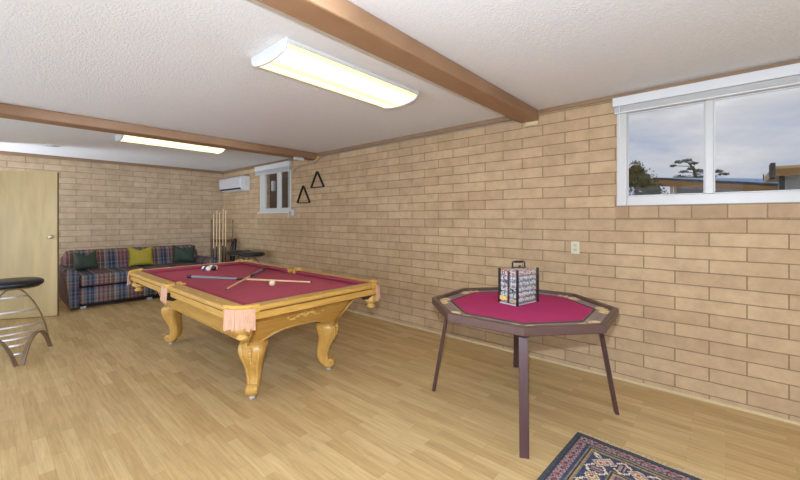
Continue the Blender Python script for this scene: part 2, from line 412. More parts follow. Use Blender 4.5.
# ------------------------------------------------------------------ door standing open on the left
fe = Vector((-7.082, .693)); dr = Vector((-.30, -.54)).normalized()
hinge = fe + dr*.93
rz = atan2(-dr.y, -dr.x)
door = bpy.data.objects.new('door_1', None); COL.objects.link(door); struct(door, 'plain blond wood door standing open at the left, beside the plaid sofa')
door.location = (hinge.x, hinge.y, 0); door.rotation_euler = (0, 0, rz)
box('door_slab', M['door'], 0, .93, 0, .036, .008, 2.035, door, .002)
for s, y in ((-1, 0), (1, .036)):
    k = MB(); R = Matrix.Rotation(radians(90), 4, 'X')
    pr = [(.030,0),(.031,.006),(.012,.010),(.011,.030),(.024,.040),(.029,.052),(.024,.064),(.0,.068)]
    k.lathe([(r, z*(1 if s < 0 else -1)) for r, z in pr], (.868, y, 1.12), 18, R)
    k.build('door_knob', M['knob'], door, smooth=True)
box('door_edge', M['doorframe'], .9302, .936, 0, .036, .008, 2.035, door)

# ------------------------------------------------------------------ ceiling lights
def fixture(name, label, x, y0, y1, w, grp):
    t = thing(name, label, 'ceiling light', (x, (y0+y1)/2, H), 0, grp); l = (y1-y0)/2; d = .085
    # housing: shallow tray on the ceiling
    box('housing', M['white'], -w*.5, w*.5, -l+.012, l-.012, -.022, -.0005, t, .004)
    # wrap lens: shallow trough section lofted along the tube
    sec = [(-w*.5+.004,-.023),(-w*.47,-.046),(-w*.40,-.066),(-w*.2,-.079),(0,-.083),(w*.2,-.079),(w*.40,-.066),(w*.47,-.046),(w*.5-.004,-.023)]
    m = MB(); m.loft([[Vector((x_, y, z)) for x_, z in sec] for y in (-l+.018, l-.018)]); m.build('lens', M['lens'], t)
    for sgn in (-1, 1):
        e = MB(); sec2 = [(-w*.5-.006,-.0005),(-w*.5-.006,-.028),(-w*.48,-.056),(-w*.40,-.074),(-w*.2,-.088),(0,-.092),(w*.2,-.088),(w*.40,-.074),(w*.48,-.056),(w*.5+.006,-.028),(w*.5+.006,-.0005)]
        ya, yb = sorted((sgn*l, sgn*(l-.017)))
        e.loft([[Vector((x_, y, z)) for x_, z in sec2] for y in (ya, yb)]); e.build('end_cap', M['white'], t, .002)
    r = MB()
    for sgn in (-1, 1): xa, xb = sorted((sgn*(w*.5+.006), sgn*(w*.5-.003))); r.box(xa, xb, -l+.0175, l-.0175, -.032, -.022)
    r.build('lens_rim', M['vinyl'], t)
    return t
fixture('fluorescent_light', 'lit fluorescent ceiling light between the two beams, above the pool table', -2.13, 1.17, 2.40, .42, 'fluorescent ceiling lights')
fixture('fluorescent_light', 'lit fluorescent ceiling light beyond the far beam, in front of the sofa', -5.68, 1.12, 2.36, .38, 'fluorescent ceiling lights')
t = thing('recessed_light', 'small round recessed ceiling light above the open door', 'ceiling light', (-7.354, .655, H))
MB().lathe([(.045,-.0005),(.092,-.0005),(.094,-.006),(.088,-.012),(.07,-.010),(.05,-.002)], (0,0,0), 28).build('trim_ring', M['white'], t, smooth=True)
MB().lathe([(.0,-.001),(.066,-.001),(.066,-.008),(0,-.012)], (0,0,0), 24).build('lamp_face', M['vinyl'], t, smooth=True)

# ------------------------------------------------------------------ wall fittings
t = thing('air_conditioner', 'white wall-mounted split air conditioner high in the far corner', 'air conditioner', (-7.77, D, 1.945))
sec = [(-.0005,0),(-.0005,.30),(-.15,.30),(-.195,.27),(-.205,.20),(-.20,.08),(-.165,.02),(-.10,0)]
MB().loft([[Vector((x, y, z)) for y, z in sec] for x in (-.50, .50)]).build('body', M['white'], t, .008)
MB().box(-.478, .478, -.2095, -.203, .085, .262).build('front_panel', M['acgrey'], t, .004)
v = MB(); v.prism([(-.47,-.196,.058),(-.47,-.178,.026),(-.47,-.170,.030),(-.47,-.188,.062)], (.94,0,0)); v.build('louver', M['dark'], t)
box('status_strip', M['vinyl'], .5005, .503, -.10, -.07, .11, .22, t)
t = thing('wall_outlet', 'beige power outlet plate on the brick wall above the card table', 'outlet', (-1.035, D, 1.111))
box('cover_plate', M['plate'], -.037, .037, -.007, -.0005, -.058, .058, t, .003)
for z in (-.021, .021):
    o = box('socket', M['outletface'], -.016, .016, -.0095, -.0072, z-.014, z+.014, t, .004)
    s = MB(); s.box(-.0085, -.0060, -.0105, -.0096, z-.004, z+.006); s.box(.0060, .0085, -.0105, -.0096, z-.004, z+.006); s.build('slot', M['dark'], o)
tag(box('switch_box', M['vinyl'], -5.70, -5.615, D-.035, D-.0005, 1.43, 1.535, bevel=.004), 'small grey box on the brick wall at the lower right of the far window', 'switch box')
t = thing('junction_box', 'small white cylindrical box under the far beam near the wall', 'junction box', (-5.00, 3.27, 2.3375))
MB().tube([(0,-.085,-.024),(0,.085,-.024)], .023, 14).build('housing', M['white'], t, .004)
box('mounting_plate', M['vinyl'], -.02, .02, -.06, .06, -.004, -.0002, t)
cb = MB()
cb.tube([(-1.60, D-.026, 2.366), (-1.75, D-.010, 2.382), (-2.4, D-.010, 2.382), (-3.2, D-.010, 2.383), (-4.0, D-.010, 2.381), (-4.75, D-.010, 2.377), (-4.90, D-.012, 2.36), (-4.98, D-.012, 2.31), (-5.12, D-.012, 2.285), (-5.4, D-.012, 2.27), (-5.60, D-.012, 2.245), (-5.66, D-.012, 2.19)], .0085, 8)
M['cablegrey'] = plain('cable_grey', (150,138,122), .6)
tag(cb.build('wall_cable', M['cablegrey'], smooth=True), 'grey cable running along the brick wall just under the ceiling trim', 'cable')

def rack(label, apex, bl, br):
    t = MB(); c = [Vector((p[0], D-.016, p[1])) for p in (apex, br, bl)]
    pts = []
    for i in range(3):
        p, a, b = c[i], c[i-1], c[(i+1)%3]
        for k in range(5):
            u = k/4; q0 = p+(a-p).normalized()*.035; q1 = p+(b-p).normalized()*.035
            pts.append(q0*(1-u)**2 + p*2*u*(1-u) + q1*u*u)
    n = len(pts); cen = sum(pts, Vector())/n; rings = []
    for p in pts:
        o = (p-cen); o.y = 0; o.normalize(); y = Vector((0,1,0))
        rings.append([p+o*.013+y*.0135, p-o*.013+y*.0135, p-o*.013-y*.018, p+o*.013-y*.018])
    t.loft(rings, closed=True)
    return tag(t.build('ball_rack', M['black'], bevel=.002), label, 'ball rack')
rack('black triangular ball rack on the brick wall, the lower one nearer the small window', (-5.36,1.94), (-5.535,1.645), (-5.17,1.645))
rack('black triangular ball rack on the brick wall, the higher one farther from the small window', (-4.968,2.150), (-5.135,1.885), (-4.79,1.885))

# ------------------------------------------------------------------ pool table
PT = Vector((-3.645, 1.735, 0))
t = pool = thing('pool_table', 'carved honey oak pool table with wine red felt and leather fringed pockets', 'pool table', PT)
hx, hy = 1.335, .69; RT = .80; BED = .762; CW = .105; CR = .17
MB().box(-hx+CW, hx-CW, -hy+CW, hy-CW, BED-.03, BED).build('felt_bed', M['felt'], t)
prof = [(.03,.700),(.020,.708),(.018,.754),(.024,.766),(.004,.769),(0,.782),(.002,.794),(.010,RT),(CW,RT),(CW,.735),(.09,.700)]
cpro = [(CW+.0005,RT-.0005),(CW+.050,RT-.004),(CW+.052,RT-.010),(CW+.028,BED+.002),(CW+.0005,BED+.002)]
def railseg(axis, s, a, b):
    """axis 'x': runs along x at side y=s*hy ; 'y': runs along y at x=s*hx"""
    def P(d, u, z): return Vector((u, s*(hy-d), z)) if axis == 'x' else Vector((s*(hx-d), u, z))
    ro = MB().loft([[P(d, u, z) for d, z in prof] for u in (a, b)]).build('rail', [M['oak'] if axis == 'x' else M['oak_y'], M['oakdark_shade']], t, .0015)
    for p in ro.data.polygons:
        if len(p.vertices) == 4 and (.7535 < p.center.z < .7695 or p.center.z < .7085): p.material_index = 1  # shade lines painted dark on the rail groove and underside faces
    rings = []
    for u, off in ((a, 0), (b, 0)):
        rr = []
        for d, z in cpro:
            k = (d-CW)*.75
            rr.append(P(d, u + (k if u == a else -k), z))
        rings.append(rr)
    MB().loft(rings).build('cushion', M['cush'], t)
    n = 3
    for k in range(1, n+1):
        u = a + (b-a)*k/(n+1); c = P(CW*.52, u, RT)
        MB().lathe([(.0,.0012),(.007,.0012),(.008,0),(0,-.001)], c, 8).build('sight', M['pearl'], t)
cg = .115; sg = .075
for s in (-1, 1):
    railseg('x', s, -hx+cg, -sg); railseg('x', s, sg, hx-cg); railseg('y', s, -hy+cg, hy-cg)
def corner_arc(sx, sy, r_in, n=9):
    """outer rounded corner outline, inset r_in"""
    cx, cy = sx*(hx-CR), sy*(hy-CR); R = CR - r_in
    out = []
    for k in range(n):
        a = pi/2*k/(n-1); out.append(Vector((cx+sx*R*cos(a), cy+sy*R*sin(a), 0)))
    return out
for sx in (-1, 1):
    for sy in (-1, 1):
        # casting: from straight part of the end rail round to the side rail
        arc = [Vector((sx*hx, sy*(hy-CR-.0), 0))] + corner_arc(sx, sy, 0, 11) + [Vector((sx*(hx-CR), sy*hy, 0))]
        arc = [p for p in corner_arc(sx, sy, 0, 13)]
        hc = Vector((sx*(hx-.118), sy*(hy-.118), 0)); rh = .066
        rings = []
        for k, p in enumerate(arc):
            dirn = (p-hc).normalized(); q = hc + dirn*rh
            rings.append([p+Vector((0,0,.766)), p+Vector((0,0,.806)), p-dirn*.006+Vector((0,0,.812)), q+dirn*.008+Vector((0,0,.812)), q+Vector((0,0,.808)), q+Vector((0,0,.74)), p-dirn*.02+Vector((0,0,.74))])
        po = MB().loft(rings).build('pocket', M['casting'], t, .002)
        MB().lathe([(.064,.752),(.062,.66),(.03,.64),(.0,.638)], hc, 16).build('pocket_liner', M['hole'], po)
        # leather fringe hung on the outside
        fr = MB(); A = corner_arc(sx, sy, -.006, 25); random.seed(3)
        for k in range(3, 21):
            p, q = A[k], A[k+1]; m = (q-p)*.04; p2, q2 = p+m, q-m
            nn = Vector((q.y-p.y, -(q.x-p.x), 0)).normalized()
            if nn.dot(p-hc) < 0: nn = -nn
            zb = .655+random.uniform(-.012, .010); fl = random.uniform(.004, .012)
            fr.hexa([p2+nn*fl+Vector((0,0,zb)), q2+nn*fl+Vector((0,0,zb)), q2+nn*(fl-.005)+Vector((0,0,zb)), p2+nn*(fl-.005)+Vector((0,0,zb))],
                    [p2+nn*.004+Vector((0,0,.790)), q2+nn*.004+Vector((0,0,.790)), q2-nn*.002+Vector((0,0,.790)), p2-nn*.002+Vector((0,0,.790))])
        fr.build('fringe', M['fringe'], po)
        MB().lathe([(.050,.690),(.062,.668),(.066,.650),(.058,.634),(.040,.622),(.028,.612),(.026,.604),(.036,.594),(.042,.584),(.030,.576),(.0,.574)], hc+Vector((sx*.018, sy*.018, 0)), 14).build('carved_drop', M['carve'], po, .003)
for sy in (-1, 1):
    hc = Vector((0, sy*(hy-.055), 0)); rings = []
    for k in range(13):
        a = pi*k/12; ox, oy = cos(a)*sg, sin(a)
        q = hc+Vector((cos(a)*.056, sy*sin(a)*.045, 0)); p = Vector((ox*1.0, sy*(hy-.055+min(.058, .085*sin(a))), 0))
        rings.append([p+Vector((0,0,.766)), p+Vector((0,0,.812)), q+Vector((0,0,.812)), q+Vector((0,0,.74)), p+Vector((0,0,.74))])
    po = MB().loft(rings).build('pocket', M['casting'], t, .002)
    MB().lathe([(.055,.752),(.053,.67),(.0,.65)], hc+Vector((0,-sy*.005,0)), 14).build('pocket_liner', M['hole'], po)
    for sgn in (-1, 1): box('collar', M['casting'], sgn*.052-.016, sgn*.052+.016, sy*(hy-.125)-.02, sy*(hy-.125)+.02, .768, .8075, po, .004)
    fr = MB(); n = 14; random.seed(5)
    for k in range(n):
        x0 = -sg+2*sg*k/n; x1 = x0+2*sg/n*.93; zb = .655+random.uniform(-.01, .01); fl = random.uniform(.008, .014); y0 = sy*(hy+.002)
        fr.hexa([Vector((x0, y0+sy*fl, zb)), Vector((x1, y0+sy*fl, zb)), Vector((x1, y0+sy*(fl-.005), zb)), Vector((x0, y0+sy*(fl-.005), zb))],
                [Vector((x0, y0+sy*.006, .782)), Vector((x1, y0+sy*.006, .782)), Vector((x1, y0, .782)), Vector((x0, y0, .782))])
    fr.build('fringe', M['fringe'], po)
# cabinet: four leaning panels with an arched lower edge
bx, by, tx, ty = .945, .41, 1.18, .47; ZT, ZB, ZA = .700, .425, .500
def apron(axis, s):
    n = 25; hb, ht = (bx, tx) if axis == 'x' else (by, ty); leg = .17 if axis == 'x' else .125
    def P(u, z, th):
        f = (z-ZB)/(ZT-ZB); w = hb+(ht-hb)*f
        if axis == 'x': return Vector((u*w, s*(by+(ty-by)*f-th), z))
        return Vector((s*(bx+(tx-bx)*f-th), u*w, z))
    m = MB(); rings = []
    ul = 1-leg/hb
    for k in range(n):
        u = -1+2*k/(n-1); a = abs(u)
        zl = ZB if a > ul or axis == 'x' else ZB+(ZA-ZB)*(1-(a/ul)**2.6)**.8
        rings.append([P(u, zl, 0), P(u, ZT, 0), P(u, ZT, .03), P(u, zl, .03)])
    m.loft(rings); o = m.build('side_apron' if axis == 'x' else 'end_apron', M['oak'] if axis == 'x' else M['oak_y'], t)
    # raised bead along the arch
    pts = []
    for k in range(n):
        u = -1+2*k/(n-1); a = abs(u); zl = ZB+.012 if a > ul or axis == 'x' else ZB+.012+(ZA-ZB)*(1-(a/ul)**2.6)**.8
        pts.append(P(u, zl, -.002))
    MB().tube(pts, .008, 6).build('arch_bead', M['oak'], o, smooth=True)
    # carved spray in the middle of the panel
    cv = MB(); zc = .60 if axis == 'y' else .60
    L_ = .17 if axis == 'y' else .2
    for sg_ in (-1, 1):
        for k in range(6):
            f = (k+.6)/6; u = sg_*f*L_/((hb+ht)/2); z = zc+.018*sin(f*7)
            c = P(u, z, -.003); cv.sphere(c, .016*(1.15-f*.6), 8, (.5 if axis == 'y' else 1.3, 1.3 if axis == 'y' else .5, .9))
            c = P(u*.95, z+.022*(1-f), -.002); cv.sphere(c, .010*(1.15-f*.6), 8, (.5 if axis == 'y' else 1.2, 1.2 if axis == 'y' else .5, .8))
    cv.sphere(P(0, zc, -.004), .022, 10, (.5, 1, 1) if axis == 'y' else (1, .5, 1))
    cv.build('carving', M['carve'], o, smooth=True)
for s in (-1, 1): apron('x', s); apron('y', s)
MB().box(-hx+.09, hx-.09, -hy+.09, hy-.09, .690, .733).build('slate_bed', M['oakdark_shade'], t)
for sx in (-1, 1):
    for sy in (-1, 1):
        MB().tube([(sx*(bx+.002), sy*(by+.002), ZB), (sx*(tx+.002), sy*(ty+.002), ZT)], .010, 8).build('corner_molding', M['oak_z'], t, smooth=True)
def poolleg(sx, sy):
    o = Vector((sx*.885, sy*.335, 0)); ou = Vector((sx*.78, sy*.62, 0)).normalized(); tn = Vector((-ou.y, ou.x, 0))
    st = [(.440,.005,.150,.175),(.415,.020,.170,.200),(.385,.030,.180,.208),(.345,.036,.165,.190),(.30,.030,.140,.160),(.25,.012,.118,.136),(.20,-.006,.104,.120),(.15,-.014,.096,.110),(.11,-.006,.094,.100),(.075,.012,.098,.092),(.045,.034,.084,.082),(.026,.042,.066,.072)]
    rings = []
    for z, s, d, w in st:
        ring = []
        for k in range(16):
            a = 2*pi*k/16; ca, sa = cos(a), sin(a)
            e = .55; px = math.copysign(abs(ca)**e, ca)*d/2; py = math.copysign(abs(sa)**e, sa)*w/2
            ring.append(o+ou*(s+px)+tn*py+Vector((0,0,z)))
        rings.append(ring)
    g = MB().loft(rings).build('leg', M['oak_z'], t, smooth=True)
    # scrolled foot and knee volutes, bead down the front
    def volute(s, z, r, hw):
        f = MB()
        prof = [(0,-hw-.006),(r*.35,-hw-.006),(r*.45,-hw),(r*.62,-hw+.002),(r*.70,-hw-.002),(r*.95,-hw-.001),(r,-hw+.006),(r,hw-.006),(r*.95,hw+.001),(r*.70,hw+.002),(r*.62,hw-.002),(r*.45,hw),(r*.35,hw+.006),(0,hw+.006)]
        R = Matrix((( ou.x, 0, tn.x), (ou.y, 0, tn.y), (0, 1, 0))).to_4x4()
        f.lathe(prof, o+ou*s+Vector((0,0,z)), 18, R); f.build('scroll', M['oak_z'], g)
    volute(.062, .072, .038, .040)
    volute(.005, .398, .032, .100)
    b = MB()
    for off in (-.30, .30):
        b.tube([o+ou*(s+d*.47)+tn*(w*off)+Vector((0,0,z)) for z, s, d, w in st[1:10]], .007, 6)
    for k in range(6):
        z, s, d, w = st[2+k//2]; b.sphere(o+ou*(s+d*.5)+tn*0+Vector((0,0,.395-.022*k)), .016-.0015*k, 8, (1,1,.8))
    b.build('carving', M['carve'], g, smooth=True)
    MB().lathe([(.0,.0005),(.026,.0005),(.028,.010),(.020,.024),(0,.026)], o+ou*.045, 14).build('leveler_foot', M['footwhite'], g, smooth=True)
for sx in (-1, 1):
    for sy in (-1, 1): poolleg(sx, sy)

# balls on the table
BR = .0286
def ball(p, col, label, stripe=None, number=True):
    m, nt, b = newmat('ball_enamel'); setin(b, Roughness=.12, Base_Color=lin(col))
    o = MB().sphere((0,0,0), BR, 20).build('pool_ball' if label.find('cue') < 0 else 'cue_ball', m, smooth=True)
    if stripe:
        tc = N(nt, 'ShaderNodeTexCoord'); sp = N(nt, 'ShaderNodeSeparateXYZ'); nt.links.new(tc.outputs['Object'], sp.inputs[0])
        ab = N(nt, 'ShaderNodeMath', operation='ABSOLUTE'); nt.links.new(sp.outputs['Z'], ab.inputs[0])
        gt = N(nt, 'ShaderNodeMath', operation='GREATER_THAN'); gt.inputs[1].default_value = .015; nt.links.new(ab.outputs[0], gt.inputs[0])
        mx = N(nt, 'ShaderNodeMixRGB'); mx.inputs['Color1'].default_value = lin(col); mx.inputs['Color2'].default_value = lin((236,226,202)); nt.links.new(gt.outputs[0], mx.inputs['Fac']); nt.links.new(mx.outputs[0], b.inputs['Base Color'])
    o.location = (p[0], p[1], BED+BR); o.rotation_euler = (random.uniform(-.9,.9), random.uniform(-.9,.9), random.uniform(0,6))
    return tag(o, label, 'ball', 'pool balls on the table' if label.find('cue') < 0 else None)
ball((-3.095, 1.745), (238,222,182), 'ivory cue ball beside the crossed cues on the pool table')
bc = Vector((-4.545, 1.75)); e1 = Vector((.10, .99)).normalized()*.060; e2 = Vector((-.99, .10)).normalized()*.0525
for (i, j, cc, s, nm) in [(0,0,(226,214,190),0,'white ball at the front left of the clustered pool balls'),(0,1,(30,30,34),0,'black ball at the front right of the clustered pool balls'),
    (1,-.5,(30,60,120),1,'blue striped ball at the left of the second row of the cluster'),(1,.5,(150,84,30),1,'brown striped ball in the middle of the clustered pool balls'),(1,1.5,(214,190,120),1,'pale yellow striped ball at the right end of the clustered pool balls'),
    (2,0,(120,30,44),0,'maroon ball behind the blue striped ball in the cluster'),(2,1,(196,60,40),1,'red striped ball behind the brown striped ball in the cluster'),(3,.5,(40,96,60),0,'green ball rearmost of the clustered pool balls')]:
    p = bc + e1*j + e2*i
    ball(p, cc, nm, s)

def cue(name, tip, butt, label, style=0, group=None):
    tip, butt = Vector(tip), Vector(butt); d = (butt-tip); Lc = d.length; d.normalize()
    c = thing(name, label, 'pool cue', tip, 0, group)
    c.rotation_euler = d.to_track_quat('Z', 'Y').to_euler()
    def seg(nm, a, b, ra, rb, m): return MB().tube([(0,0,a), (0,0,(a+b)/2), (0,0,b)], [ra, (ra+rb)/2, rb], 10).build(nm, m, c, smooth=False)
    seg('cue_tip', 0, .012, .0060, .0062, M['tableleg']); seg('ferrule', .012, .036, .0062, .0064, M['cuewhite'])
    j = Lc*.52
    seg('shaft', .036, j, .0064, .0100, M['maple'])
    if style == 0:
        seg('joint_collar', j, j+.09, .0104, .0108, M['black']); seg('wrap', j+.09, Lc-.05, .0108, .0145, M['cuegrey']); seg('butt_cap', Lc-.05, Lc, .0150, .0152, M['black'])
    elif style == 1:
        seg('joint_collar', j, j+.16, .0104, .0112, M['black']); seg('wrap', j+.16, Lc-.10, .0112, .014, M['cuegrey']); seg('butt_cap', Lc-.10, Lc, .0146, .0152, M['black'])
    elif style == 2:
        seg('wrap', j, Lc, .0104, .0152, M['black'])
    else:
        seg('wrap', j, Lc-.12, .0104, .0145, M['maple']); seg('butt_cap', Lc-.12, Lc, .0146, .0152, M['black'])
    return c
cue('pool_cue', (-2.968, 2.082, BED+.0080), (-4.170, 1.405, BED+.0155), 'cue lying lengthways on the pool table, its grey sleeved butt towards the sofa')
cue('pool_cue', (-2.985, 1.283, BED+.052), (-4.14, 2.225, BED+.0157), 'cue lying crosswise over the other on the pool table, tip to the near corner', 1)

# ------------------------------------------------------------------ card table
cx, cy = -1.168, 2.684; PR = .670; A0 = radians(3.3)
t = thing('card_table', 'octagonal brown folding card table with a crimson felt centre', 'table', (cx, cy, 0), A0)
ZT_ = .745
def octo(r, z, off=22.5): return [Vector((r*cos(radians(off+45*k)), r*sin(radians(off+45*k)), z)) for k in range(8)]
MB().loft([octo(PR-.004, .690), octo(PR, .695), octo(PR, ZT_-.004), octo(PR-.006, ZT_), octo(PR-.036, ZT_), octo(PR-.040, ZT_-.003), octo(PR-.042, .722), octo(PR-.042, .690)], closed=True).build('rim', M['vinylbrown'], t)
MB().loft([octo(PR-.0425, .700), octo(PR-.0425, .7215), octo(.520, .7215), octo(.520, .700)], closed=True).build('rail_panel', M['panel'], t)
MB().loft([octo(.5195, .700), octo(.5195, .730), octo(.514, .732), octo(.509, .730), octo(.509, .700)], closed=True).build('inner_bead', M['vinylbrown'], t)
MB().loft([octo(.5085, .695), octo(.5085, .7265)]).build('felt_top', M['redfelt'], t)
for k in range(8):
    a = radians(45*k); n = Vector((cos(a), sin(a), 0)); u = Vector((-sin(a), cos(a), 0))
    c = n*.548
    R = Matrix(((n.x,u.x,0),(n.y,u.y,0),(0,0,1))).to_4x4()
    tr = MB()
    for q in range(3): tr.box(-.042+q*.030, -.042+q*.030+.006, -.105, .105, .7218, .7245, Matrix.Translation(c) @ R)
    tr.build('chip_tray', M['panel'], t)
    for s in (-1, 1):
        MB().lathe([(.0,.7222),(.034,.7222),(.037,.7245),(.040,.7262),(.043,.7255),(.044,.7218)], c+u*s*.170, 20).build('cup_holder', M['brass'], t, smooth=True)
for k in (0, 2, 4, 6):
    a = radians(22.5+45*(k+4)); n = Vector((cos(a), sin(a), 0)); u = Vector((-sin(a), cos(a), 0))
    p0 = n*.535+Vector((0,0,.688)); p1 = n*(.685 if k == 2 else .655)+Vector((0,0,.0005)); lg = MB()
    w, th = .027, .0125
    lg.hexa([p1-u*w-n*th, p1+u*w-n*th, p1+u*w+n*th, p1-u*w+n*th], [p0-u*w-n*th, p0+u*w-n*th, p0+u*w+n*th, p0-u*w+n*th])
    g = lg.build('leg', M['tableleg'], t, .003)
    br = MB(); q = n*.575
    br.hexa([q-u*.034-n*.03+Vector((0,0,.672)), q+u*.034-n*.03+Vector((0,0,.672)), q+u*.034+n*.035+Vector((0,0,.672)), q-u*.034+n*.035+Vector((0,0,.672))],
            [q-u*.034-n*.03+Vector((0,0,.6895)), q+u*.034-n*.03+Vector((0,0,.6895)), q+u*.034+n*.035+Vector((0,0,.6895)), q-u*.034+n*.035+Vector((0,0,.6895))])
    br.build('hinge_bracket', M['dark'], g, .002)
MB().loft([octo(PR-.05, .676, 22.5), octo(PR-.05, .6895, 22.5)]).build('underside_panel', M['tableleg'], t)

# chip case on the card table
cp = Vector((-1.150, 2.612)); ea = Vector((-.975, .205)).normalized(); 
rzc = atan2(ea.y, ea.x) - pi   # local -x runs along ea, local +y along eb
t = thing('chip_case', 'clear acrylic poker chip case with black edges and carry handle on the card table', 'chip case', (cp.x, cp.y, .7268), rzc)
ca, cb_, ch = .178, .272, .268
f = MB(); e = .015
for x in (-ca, -e):
    for y in (0, cb_-e): f.box(x, x+e, y, y+e, 0, ch)
f.build('edge_post', M['black'], t, .002)
MB().box(-ca+e, -e, .001, cb_-.001, 0.0005, .010).build('base', M['acgrey'], t)
for (x0, x1, y0, y1) in ((-ca+e+.0005, -e-.0005, .003, .006), (-ca+e+.0005, -e-.0005, cb_-.006, cb_-.003), (-.006, -.003, e+.0005, cb_-e-.0005), (-ca+.003, -ca+.006, e+.0005, cb_-e-.0005)):
    box('side_panel', M['acrylic'], x0, x1, y0, y1, .0105, ch-.012, t)
MB().box(-ca-.002, .002, -.002, cb_+.002, ch-.0115, ch-.0005).build('lid', M['acrylic'], t)
box('center_strap', M['tableleg'], -.088, -.074, -.003, .0015, .012, ch-.012, t)
hd = MB(); xm, ym = -ca/2, cb_/2
hx_, hy_ = .55*.048, .83*.048
hp_ = [(-1,0),(-1,.040),(-.9,.047),(.9,.047),(1,.040),(1,0)]
hd.tube([(xm+hx_*k, ym+hy_*k, ch+z) for k, z in hp_], .0062, 8)
hd.tube([(xm+hx_*k, ym+hy_*k, ch+.047) for k in (-.7, -.6, .6, .7)], [.006,.009,.009,.006], 10)
hd.tube([(xm+hx_*k, ym+hy_*k, ch+.003) for k in (-1.2, 1.2)], .0035, 8)
hd.build('handle', M['black'], t)
box('label_card', M['card'], -ca+.018, -.098, -.0015, .002, .030, .060, t)
# chips: rolls lying along local y
def chip_mat(name, c, spot):
    m, nt, b = newmat(name); tc = N(nt, 'ShaderNodeTexCoord'); vo = N(nt, 'ShaderNodeTexVoronoi'); mp = N(nt, 'ShaderNodeMapping'); mp.inputs['Scale'].default_value = (105, 190, 105)
    nt.links.new(tc.outputs['Object'], mp.inputs[0]); nt.links.new(mp.outputs[0], vo.inputs['Vector']); vo.inputs['Scale'].default_value = 1.
    sx = N(nt, 'ShaderNodeSeparateXYZ'); nt.links.new(vo.outputs['Color'], sx.inputs[0])
    gt = N(nt, 'ShaderNodeMath', operation='GREATER_THAN'); gt.inputs[1].default_value = spot; nt.links.new(sx.outputs[0], gt.inputs[0])
    mx = N(nt, 'ShaderNodeMixRGB'); mx.inputs[1].default_value = lin((232,230,226)); mx.inputs[2].default_value = lin(c); nt.links.new(gt.outputs[0], mx.inputs[0]); nt.links.new(mx.outputs[0], b.inputs['Base Color']); setin(b, Roughness=.5)
    return m
cms = [chip_mat('chip_red', (176,48,58), .62), chip_mat('chip_blue', (72,86,132), .68), chip_mat('chip_black', (60,60,70), .70), chip_mat('chip_green', (82,122,96), .68)]
chips = MB(); rws = 4; lv = 6
for z in range(lv):
    for x in range(rws):
        chips.mi = [3, 3, 2, 1, 1, 0][z]
        c = Vector((-ca+.013+.0188*2*(x+.5), .014, .0125+.0203*2*(z+.5))); pts = []; rr = []
        n = 54
        for k in range(n+1): pts.append(c+Vector((0, (cb_-.03)*k/n, 0))); rr.append(.0183 if k % 2 else .0172)
        chips.tube(pts, rr, 14)
o = chips.build('poker_chips', cms)
o.location = (cp.x, cp.y, .7268); o.rotation_euler = (0, 0, rzc)
tag(o, 'rolls of red, blue, black and green poker chips packed inside the clear case', 'poker chips', None, 'stuff')
R = Matrix.Rotation(radians(90), 4, 'X')
db = MB().lathe([(0,-.002),(.018,-.002),(.019,0),(.018,.002),(0,.002)], (0,0,0), 20, R).build('dealer_button', M['brass'])
db.location = (cp.x, cp.y, .7268); db.rotation_euler = (0, 0, rzc)
for v_ in db.data.vertices: v_.co += Vector((-.046, .0098, .032))
tag(db, 'round white dealer button at the bottom front of the chip case', 'dealer button')

# ------------------------------------------------------------------ bar stools
def make_stool():
    t = thing('bar_stool', '', 'stool', (0,0,0))
    A = Vector((.42, 0, 0)); B = Vector((-.10, .285, 0)); Dd = Vector((-.10, -.285, 0)); X = Vector((.04, 0, 0))
    # seat
    MB().lathe([(.0,.770),(.10,.771),(.185,.765),(.218,.750),(.226,.728),(.215,.706),(.18,.698),(.0,.696)], (.02,0,0), 32).build('seat_cushion', M['blackvinyl'], t, smooth=True)
    MB().lathe([(.0,.680),(.17,.680),(.195,.688),(.195,.6955),(.0,.6955)], (.02,0,0), 32).build('seat_base', M['bent'], t, smooth=True)
    # tall hoop: foot - up - under the seat - down - foot
    hw = [(.0,.285),(.08,.274),(.16,.262),(.25,.245),(.34,.220),(.43,.188),(.51,.152),(.58,.112),(.63,.078),(.66,.050),(.674,.020)]
    def hp(z, y): return Vector((-.10+.12*(z/.674)**1.3, y, z+.0008))
    pts = [hp(z, y) for z, y in hw] + [hp(z, -y) for z, y in hw[::-1]]
    MB().ribbon(pts, (1,0,0), .040, .014).build('leg_hoop', M['bent'], t, .002)
    # low arches from the front foot to each back foot
    def arch(P, Q, hgt=.235):
        pts = []
        for k in range(21):
            u = k/20; z = hgt*(1-abs(2*u-1)**2.2); pts.append(P.lerp(Q, u)+Vector((0,0,z+.0008)))
        return pts
    for Q, off in ((B, .012), (Dd, -.012)):
        P_ = A+Vector((0, off*1.6, 0)); Q_ = Q+Vector((.03, 0, 0))
        d = (Q_-P_).normalized(); wd = Vector((-d.y, d.x, 0))
        MB().ribbon(arch(P_, Q_), wd, .038, .013).build('foot_arch', M['bent'], t, .002)
    # steel rungs
    for z, y in ((.585,.108),(.43,.186),(.27,.238)):
        p = hp(z, 0); MB().tube([(p.x, -y, p.z), (p.x, y, p.z)], .0105, 8).build('rung', M['chrome'], t, smooth=True)
    for u, z in ((.10,.100),(.20,.170),(.34,.216)):
        pa = A.lerp(B, u); pb = A.lerp(Dd, u)
        MB().tube([(pa.x, pa.y-.0, z), (pb.x, pb.y+.0, z)], .0105, 8).build('rung', M['chrome'], t, smooth=True)
    p = Vector((-.02, 0, .20)); MB().tube([(-.06, .245, .20), (-.06, -.245, .20)], .0105, 8).build('rung', M['chrome'], t, smooth=True)
    return t
st = make_stool()
